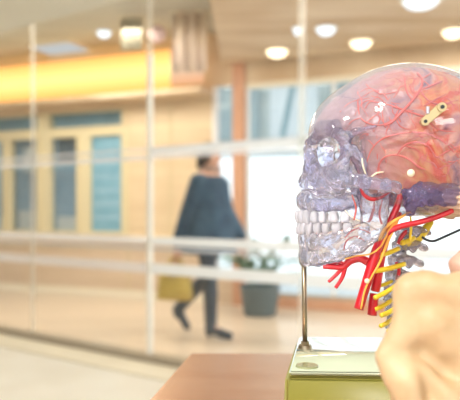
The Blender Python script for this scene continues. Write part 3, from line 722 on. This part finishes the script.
def teeth(v, up, par, arch):
    pts = catmull([np.array(mm(u, v, w)) for u, w in arch], 24)
    seg = [0]
    for a, b in zip(pts, pts[1:]): seg.append(seg[-1] + float(np.linalg.norm(b - a)))
    widths = [('incisor', inc, 8.2), ('incisor', inc, 7.6), ('canine', can, 8.2), ('premolar', prem, 8.0), ('premolar', prem, 8.0), ('molar', mol, 10.8), ('molar', mol, 10.6)]
    s = 0.0
    for name, me, w in widths:
        c_ = s + w / 2; s += w
        i = min(range(len(seg)), key=lambda k: abs(seg[k] - c_)); i = max(1, min(len(pts) - 2, i)); p = pts[i]; d = pts[i + 1] - pts[i - 1]
        for sg in (1, -1):
            o = link(name, me, None, par); o.location = (p[0] / 1000 - sk.location.x, -sg * p[1] / 1000, p[2] / 1000 + CH - TZ)
            o.rotation_euler = (math.pi if up else 0, 0, math.atan2(-sg * d[1], d[0])); o.scale = (.88, 1.1, 1)
teeth(217, True, face, [(298.5, 0), (299.5, 8), (306, 17), (321, 26), (340, 29.5), (356, 31)])
teeth(228.5, False, jaw, [(300, 0), (301, 7), (307, 15), (321, 24), (340, 28), (356, 31)])

# --- brain
def brain_f(X, Y, Z, vess=False):
    f = vault_f(X, Y, Z) + 5
    if vess: return f
    f = smax(f, 2.2 - np.abs(Y), 4)
    g = np.sin(X * .23 + 2.2 * np.sin(Z * .11 + Y * .05)) * np.sin(Z * .25 + 2.0 * np.sin(X * .10 - Y * .07)) * np.sin(Y * .22 + 1.6 * np.sin(X * .09 + Z * .08))
    f = f + 2.6 * np.abs(g) ** .5 * np.sign(.02 + np.abs(g)) - 1.6
    syl = cap(X, np.abs(Y), Z, (112, 50, 44), (190, 62, 66), 3.2); f = smax(f, -syl, 4)       # side fissure
    return smax(f, 14 - Z, 8)
def brain_mat():
    m = bpy.data.materials.new('pink_clear_brain'); m.use_nodes = True; nt = m.node_tree; nt.nodes.clear(); N = nt.nodes.new; L = nt.links.new
    o = N('ShaderNodeOutputMaterial'); tc = N('ShaderNodeTexCoord')
    n = N('ShaderNodeTexNoise'); n.inputs['Scale'].default_value = 24; n.inputs['Detail'].default_value = 3; n.inputs['Distortion'].default_value = 1.2
    r = N('ShaderNodeValToRGB'); e = r.color_ramp.elements
    e[0].position = .30; e[0].color = (.22, .17, .30, 1); e[1].position = .70; e[1].color = (.85, .08, .04, 1)
    for p, c in ((.38, (.58, .34, .38)), (.45, (.86, .50, .38)), (.51, (.90, .22, .12)), (.57, (.93, .45, .16)), (.64, (.90, .16, .07))): x = e.new(p); x.color = (*c, 1)
    L(tc.outputs['Object'], n.inputs[0]); L(n.outputs[0], r.inputs[0])
    # the red is strongest over the middle and back of the brain, paler at the forehead (painted so)
    sx = N('ShaderNodeSeparateXYZ'); L(tc.outputs['Object'], sx.inputs[0]); mr = N('ShaderNodeMapRange')
    mr.inputs[1].default_value = .015; mr.inputs[2].default_value = .075; L(sx.outputs[0], mr.inputs[0])
    pale = N('ShaderNodeMix'); pale.data_type = 'RGBA'; pale.inputs[6].default_value = (.74, .62, .68, 1); L(r.outputs[0], pale.inputs[7])
    L(mr.outputs[0], pale.inputs[0])
    b = N('ShaderNodeBsdfPrincipled'); b.inputs['Roughness'].default_value = .25; L(pale.outputs[2], b.inputs['Base Color'])
    tl = N('ShaderNodeBsdfTranslucent'); L(pale.outputs[2], tl.inputs[0]); tr = N('ShaderNodeBsdfTransparent'); tr.inputs[0].default_value = (.97, .86, .84, 1)
    m1 = N('ShaderNodeMixShader'); m1.inputs[0].default_value = .35; L(b.outputs[0], m1.inputs[1]); L(tl.outputs[0], m1.inputs[2])
    m2 = N('ShaderNodeMixShader'); L(m1.outputs[0], m2.inputs[1]); L(tr.outputs[0], m2.inputs[2])
    f2 = N('ShaderNodeMapRange'); f2.inputs[1].default_value = 0; f2.inputs[2].default_value = 1; f2.inputs[3].default_value = .55; f2.inputs[4].default_value = .22; L(mr.outputs[0], f2.inputs[0]); L(f2.outputs[0], m2.inputs[0])
    L(m2.outputs[0], o.inputs[0]); return m
M['brain'] = brain_mat()
brain = sdf_mesh('brain', brain_f, (78, -76, 0), (276, 76, 144), 1.8, M['brain'], sk, xf=to_local); brain['label'] = 'pink and orange brain inside the clear braincase'
def cereb(X, Y, Z):
    A_ = np.abs(Y); f = ell(X, A_, Z, mm(452, 197, 24), (28, 30, 20)); return f + .9 * np.sin(Z * 1.3 + X * .15)
sdf_mesh('cerebellum', cereb, (175, -62, -12), (262, 62, 46), 1.6, mat('tan_cerebellum', (.62, .42, .30), .4), brain, xf=to_local)

# vessels running over the brain's near side (and mirrored on the far side)
def surf(u, v, off=3.8):
    """where the lens ray through a pixel meets the near side of the brain"""
    lo, hi = 90.0, -20.0
    for w in np.arange(80, -30, -1.0):
        x, y, z = mm(u, v, w)
        if float(vault_f(np.array([x]), np.array([y]), np.array([z]))[0]) + off < 0: break
    return P(u, v, w)
V_ = [([(414, 67), (418, 74), (422, 79), (421, 88), (413, 100), (402, 112), (392, 122), (384, 126)], 1.5),
      ([(437, 69), (430, 74), (422, 79)], 1.1), ([(457, 76), (440, 82), (428, 87), (420, 90)], 1.2), ([(404, 74), (405, 83), (407, 92), (412, 100)], .9),
      ([(396, 78), (403, 82)], .6), ([(440, 67), (446, 73), (459, 70)], .6),
      ([(392, 106), (404, 110), (422, 116), (440, 122)], 1.0), ([(370, 101), (385, 104), (400, 108)], .8),
      ([(358, 92), (358, 106), (361, 118), (370, 124), (382, 125), (392, 120)], .8), ([(361, 118), (352, 121), (345, 130)], .5),
      ([(340, 112), (348, 104), (358, 100), (370, 98)], .5), ([(366, 84), (372, 90), (384, 94), (396, 92)], .6), ([(384, 94), (390, 102), (400, 104)], .6),
      ([(378, 175), (379, 165), (385, 157), (397, 155), (410, 160), (420, 168), (432, 170)], 1.2), ([(397, 155), (404, 146), (415, 142), (428, 146), (436, 158)], 1.0),
      ([(366, 172), (368, 158), (374, 146), (384, 138), (398, 134), (412, 132)], .9), ([(374, 146), (368, 140), (360, 138)], .5),
      ([(412, 132), (428, 134), (444, 142), (459, 158)], 1.0), ([(420, 90), (428, 100), (440, 104), (458, 100)], .8), ([(424, 106), (436, 99), (450, 92)], .6),
      ([(400, 108), (396, 116), (400, 126), (410, 130)], .6), ([(436, 158), (446, 152), (459, 146)], .8), ([(350, 140), (356, 150), (360, 160)], .5), ([(430, 122), (440, 130), (458, 132)], .7)]
for pts_, r in V_:
    tube('blood_vessel', [surf(u, v) for u, v in pts_], [r * .00085] * (len(pts_) - 1) + [r * .0005], M['vein'], brain, 6, 4)
rnd = random.Random(3); bm = bmesh.new()
for i in range(46):
    u = rnd.uniform(345, 455); v = rnd.uniform(84, 172); a = rnd.uniform(0, 6.28); pl = [(u, v)]
    for k in range(4): a += rnd.uniform(-.7, .7); pl.append((min(458, max(338, pl[-1][0] + 6 * math.cos(a))), min(176, max(78, pl[-1][1] + 6 * math.sin(a)))))
    if any((p[0] - 408) ** 2 / 88 ** 2 + (p[1] - 145) ** 2 / 75 ** 2 > .84 for p in pl): continue
    add_tube(bm, [surf(*p) for p in pl], [.0005, .0005, .0004, .0003, .0002], 5, 3)
o = bmobj('fine_vessels', bm, M['vein'], brain, True); o['kind'] = 'stuff'
# suture line on the braincase
o = tube('suture', [surf(u, v, .2) for u, v in ((334, 95), (345, 97), (358, 99))], .0003, mat('suture_grey', (.25, .22, .28), .5), vault, 5)
# --- arteries
def art(name, pts, radii, m=M['red'], parent=sk, n=10, label=None):
    o = tube(name, [P(*p) for p in pts], [r / 1000 for r in radii] if hasattr(radii, '__len__') else radii / 1000, m, parent, n)
    if label: o['label'] = label
    return o
a1 = art('artery', [(358.5, 309, 34), (364, 291, 34), (370, 272, 34), (377, 249, 35), (386, 230, 37), (393, 216, 38), (399, 201, 39), (402, 186, 40), (405, 175, 40)], [4.6, 4.6, 5.0, 4.6, 3.8, 3.4, 3.0, 2.6, 1.8])
art('artery', [(372, 315, 26), (373, 304, 26), (374.5, 293.5, 26)], [4.6, 4.6, 4.5])
art('artery', [(375, 291, 26), (378, 276, 27), (381, 258, 28), (386, 240, 30), (394, 224, 32), (400, 212, 33)], [4.4, 4.4, 4.0, 3.6, 3.0, 2.2])
art('artery', [(378, 252, 40), (382, 240, 41), (390, 231, 42), (402, 226, 43), (420, 222, 45), (437, 217, 46), (453, 210.5, 47)], [2.2, 2.6, 2.8, 2.8, 2.6, 2.5, 2.4])
art('branch_artery', [(368, 262, 33), (360, 258.5, 30), (350, 261, 28), (343, 267, 27), (334, 267, 26), (323, 267, 24)], [4.0, 3.6, 3.6, 3.2, 2.6, 1.8], parent=a1)
art('branch_artery', [(344, 265, 27), (338, 262, 24), (330, 264, 22), (325, 267, 20)], [2.6, 2.0, 1.8, 1.4], parent=a1)
art('branch_artery', [(343, 267, 27), (337, 274, 26), (328.5, 282, 26)], [2.2, 1.8, 1.6], parent=a1)
art('branch_artery', [(345, 268, 27), (342, 278, 27), (335.5, 288, 27)], [2.4, 1.9, 1.7], parent=a1)
art('branch_artery', [(360.5, 188, 50), (364, 195, 50), (371, 199, 50), (380, 198, 50), (388, 191.5, 50)], [.9, 1.7, 1.9, 1.5, .8], parent=a1)
art('branch_artery', [(376, 200, 40), (373, 212, 38), (369, 222, 36)], [1.0, 1.5, .9], M['vein'], a1)
for q in ([(345, 238, 34), (352, 231, 34), (362, 229, 34), (370, 233, 34)], [(344, 250, 38), (347, 241, 38), (355, 238, 37), (364, 240, 37)], [(352, 195, 44), (356, 208, 43), (354, 220, 40)], [(382, 200, 45), (379, 212, 44), (381, 224, 43)]):
    art('branch_artery', q, [.5, .8, .7, .4][:len(q)], M['vein'], a1, 6)
art('artery', [(398, 244, 20), (402, 236, 20), (407, 231, 20)], [1.8, 2.2, 2.0]); art('artery', [(396, 262, 20), (399, 270, 20), (397, 280, 20)], [1.4, 1.8, 1.4])
# --- nerves
art('nerve', [(407, 171, 43), (404, 178, 44), (402, 186, 44), (401.5, 195, 43)], [.7, .9, .9, .5], M['yellow'])
art('nerve', [(411, 211, 44), (403, 216, 44), (394, 221, 44), (384, 229, 45), (379, 240, 45)], [.8, 1.2, 1.6, 1.8, 1.4], M['orangen'])
art('nerve', [(398, 219, 41), (393, 230, 42), (387, 243, 41), (380, 262, 40), (372, 276, 40), (365, 290, 40), (361, 309, 40)], [1.2, 1.7, 1.5, 1.1, .9, .9, .9], M['orangen'])
art('nerve', [(395, 222, 42), (388, 232, 43), (380, 247, 42), (370, 254, 40), (356, 256, 38), (345, 259, 36)], [1.2, 1.5, 1.0, .8, .7, .6], M['orangen'])
art('nerve', [(362, 158, 46), (363, 166, 46), (366, 175, 45)], [.6, .8, .6], M['cream']); art('nerve', [(371, 177, 50), (377, 173, 50), (383.5, 172, 50)], [.6, .8, .6], M['cream'])
art('nerve', [(410.5, 216, 42), (411, 228, 40), (410, 241, 36)], [.8, 1.2, 1.0], M['yellow'])
art('nerve', [(345, 210, 34), (352, 217, 35), (362, 222, 36), (378, 230, 38)], [.4, .5, .6, .6], M['cream'])
cord = art('spinal_cord', [(432, 221, 4), (424, 231, 5), (416, 240, 8), (408, 243, 12), (401, 242, 18)], [2.8, 4.4, 4.4, 3.8, 3.0], M['yellow'], label='thick yellow spinal cord')
for i, (a, b, r) in enumerate((((399, 248.5, 22), (378, 255.5, 34), 2.3), ((405, 264, 22), (371.5, 271.5, 36), 2.5), ((392, 281, 14), (378, 286, 24), 1.8), ((397, 285, 24), (374.5, 298, 36), 2.3),
                             ((392, 300, 18), (375, 309.5, 30), 2.2), ((395, 308.5, 24), (381, 315.5, 34), 2.4), ((392, 319, 20), (380.5, 326, 32), 2.2), ((396, 326, 20), (388, 331, 30), 2.0), ((414, 238, 20), (402, 243, 30), 2.6))):
    m_ = tuple((np.array(a) + np.array(b)) / 2 + np.array((0, .8, 0))); art('nerve_root', [a, m_, b], [r * .9, r, r * .95], M['yellow'], cord)
# --- neck vertebrae
def vert_f(X, Y, Z):
    A_ = np.abs(Y); f = ell(X, A_, Z, (0, 0, 0), (7.6, 9, 6.4)); f = smax(f, -ell(X, A_, Z, (-9.5, 0, 0), (3.2, 9, 3)), 2)
    f = smin(f, chain(X, A_, Z, [(3, 7, 0), (2, 14, -1), (0, 20, 1)], [4, 3.2, 2.6]), 3)
    f = smin(f, chain(X, A_, Z, [(4, 9, 1), (14, 12, 2), (22, 5, -1), (24, 0, -2)], [3.2, 3.8, 2.8, 3]), 3)
    f = smin(f, ell(X, A_, Z, (10, 12.5, 0), (4.2, 3.6, 6.5)), 2)
    f = smin(f, chain(X, A_, Z, [(22, 0, -2), (24, 0, -3), (25, 2, -3)], [3.2, 2.8, 3]), 3)
    return smax(f, -ell(X, A_, Z, (4, 15, 0), (1.8, 1.8, 9)), 1)
vo = sdf_mesh('vertebra', vert_f, (-12, -26, -14), (46, 26, 12), 1.3, M['vert'], sk, xf=lambda V: np.stack([V[:, 0], -V[:, 1], V[:, 2]], 1) / 1000)
for i, (u, v) in enumerate([(402, 232), (399, 246), (395, 261), (392, 276), (391, 291), (392, 305), (394, 320)]):
    o = vo if i == 0 else vo.copy()
    if i: C.objects.link(o)
    o.location = P(u, v, 0); o.rotation_euler = (0, R(-4 + i * 2), 0); o.scale = (1.0, 1.0, 1.0 if i else .9)
    disc_bm = bmesh.new(); bmesh.ops.create_cone(disc_bm, cap_ends=True, segments=20, radius1=.0072, radius2=.0068, depth=.004, matrix=Matrix.Translation((0, 0, -.0072)))
    dd = bmobj('disc', disc_bm, M['cream'] if i < 0 else M['vert'], o, True)
o = art('spinous_process', [(416, 247, 0), (426, 246, 0), (432, 251, 1), (434, 259, 2)], [3.2, 4.2, 4.8, 4.2], M['tooth'], vo)
# --- fittings
bm = bmesh.new(); bmesh.ops.create_uvsphere(bm, u_segments=20, v_segments=12, radius=.0034, matrix=Matrix.Translation(P(411, 173, 62)) @ Matrix.Diagonal((1, .7, 1, 1)))
o = bmobj('screw', bm, M['cream'], sk, True); o['label'] = 'cream screw head'
bm = bmesh.new(); bmesh.ops.create_uvsphere(bm, u_segments=16, v_segments=10, radius=.0024, matrix=Matrix.Translation(P(367, 281, 41)))
o = bmobj('screw', bm, M['cream'], sk, True)
art('spring_wire', [(422, 237, 20), (427, 240, 22), (434, 241, 22), (444, 237, 22), (462, 229, 20), (480, 222, 20)], 1.2, M['black'], label='black bent wire')
# latch hook on the side of the braincase
lt = empty('latch'); lt.parent = sk
p0 = surf(424, 122, -1.0); p1 = surf(440, 108, -1.0); lc = (p0 + p1) / 2; yy = min(p0.y, p1.y) - .001
def disc(name, p, r, th, m, par, n=24):
    bm = bmesh.new(); add_cyl(bm, (p.x, yy - th, p.z), (p.x, yy + .003, p.z), r, r, n); return bmobj(name, bm, m, par, False)
bm = bmesh.new(); d_ = (p1 - p0); d_.y = 0; ln = d_.length; ang = math.atan2(d_.z, d_.x)
add_box(bm, (0, 0, 0), (ln * 1.1, .0022, .0078), 0, .0006); bmesh.ops.rotate(bm, cent=(0, 0, 0), matrix=Matrix.Rotation(-ang, 3, 'Y'), verts=bm.verts); bmesh.ops.translate(bm, vec=(lc.x, yy, lc.z), verts=bm.verts)
bmobj('hook_plate', bm, M['latch'], lt)
disc('rivet', p0, .0036, .0030, M['latch'], lt); disc('rivet', p1, .0040, .0030, M['latch'], lt); disc('pin', p0, .0015, .0042, M['black'], lt); disc('pin', p1, .0017, .0042, M['black'], lt)
pq = surf(426, 111, -1); bm = bmesh.new(); add_cyl(bm, (pq.x, yy - .002, pq.z - .003), (pq.x, yy - .002, pq.z + .003), .0016, .0016, 12); bmobj('hinge_pin', bm, mat('lilac_metal', (.60, .56, .66), .3, .6), lt)
lt['label'] = 'pale brass hook latch'
tag(sk, 'clear plastic skull with red arteries and yellow nerves on green box', 'anatomical model')

# ================================================================ CREAM BONE IN THE FOREGROUND
BD = .40; bo = Vector(at(430, 300, BD)); bo.z = TZ
def bmm(u, v, w=0):
    p = at(u, v, BD - w / 1000) - bo; return (p.x * 1000, p.y * 1000, p.z * 1000)
def bone_f(X, Y, Z):
    c = lambda P_, r, k=8, sc=(1, 1, 1): chain(X, Y, Z, [bmm(*p) for p in P_], r, k, sc)
    f = c([(412, 290, 0), (430, 288, 2), (455, 292, 4), (485, 300, 8)], [9.5, 9.5, 9.5, 11], 6)           # crest
    f = smin(f, c([(410, 292, 0), (413, 320, 2), (402, 344, 0), (384, 358, -2)], [9, 11, 9, 5], 8, (1, .6, 1)), 9)
    f = smin(f, c([(430, 300, -6), (440, 340, -10), (450, 390, -10)], [16, 18, 18], 8, (1, .35, 1)), 10)       # blade
    f = smin(f, c([(470, 300, 6), (478, 350, 8), (480, 420, 8)], [14, 16, 20], 8, (1, .6, 1)), 12)
    f = smin(f, c([(396, 356, 2), (408, 380, 8), (416, 410, 10), (424, 450, 6)], [7, 11, 12, 14], 8), 8)
    f = smin(f, c([(402, 370, 6), (424, 388, 12), (450, 400, 12), (480, 404, 8)], [8, 9, 9, 9], 8), 8)
    f = smin(f, c([(420, 430, 4), (440, 500, 0), (450, 545, 0)], [18, 20, 24], 8), 12)
    f = smin(f, ell(X, Y, Z, (12, 0, 8), (46, 34, 18)), 14)
    f = smin(f, c([(405, 335, 4), (384, 356, 4), (396, 372, 6)], [8, 4, 7], 6, (1, .8, 1)), 8)
    f = smin(f, c([(420, 300, -4), (418, 400, -4)], [14, 16], 6, (1, .3, 1)), 8)
    f = smin(f, c([(432, 345, -2), (446, 372, -2), (458, 395, -2)], [15, 16, 16], 8, (1, .5, 1)), 12)
    f = smax(f, -cap(X, Y, Z, bmm(424, 352, 22), bmm(434, 400, 24), 4, 5, (1, 1.4, 1)), 6)
    f = smin(f, c([(436, 325, 6), (446, 340, 6)], [12, 10]), 10)
    f = smax(f, -Z, 2)
    return f + .5 * np.sin(X * .23) * np.sin(Z * .19 + Y * .15)
bn = sdf_mesh('bone_model', bone_f, (-70, -70, -6), (90, 60, 215), 1.8, M['bone'], None, xf=lambda V: V / 1000); bn.location = bo
tag(bn, 'cream bone model with curled edge standing before the green box', 'anatomical model')
# pinkish model just behind it
p = at(462, 262, .48); pm = Vector((p.x + .012, p.y, TZ))
def pink_f(X, Y, Z):
    f = chain(X, Y, Z, [(0, 0, 0), (2, 0, 90), (-2, 0, 160)], [22, 16, 16], 6); f = smin(f, ell(X, Y, Z, (-4, 0, 168), (16, 18, 14)), 8)
    f = smin(f, ell(X, Y, Z, (0, 0, 6), (34, 30, 10)), 10); f = smax(f, -Z, 2); return f + 1.2 * np.sin(X * .4) * np.sin(Z * .3)
z_top = (p.z - TZ) * 1000 + 10
po = sdf_mesh('joint_model', pink_f, (-40, -36, -4), (40, 36, 190), 2.2, M['pinkbone'], None, xf=lambda V: V / 1000 * np.array([1, 1, z_top / 182])); po.location = pm
tag(po, 'blurred pink brown model behind the cream bone at right edge', 'anatomical model')
print('tris', sum(len(o.data.polygons) * 2 for o in bpy.data.objects if o.type == 'MESH'))
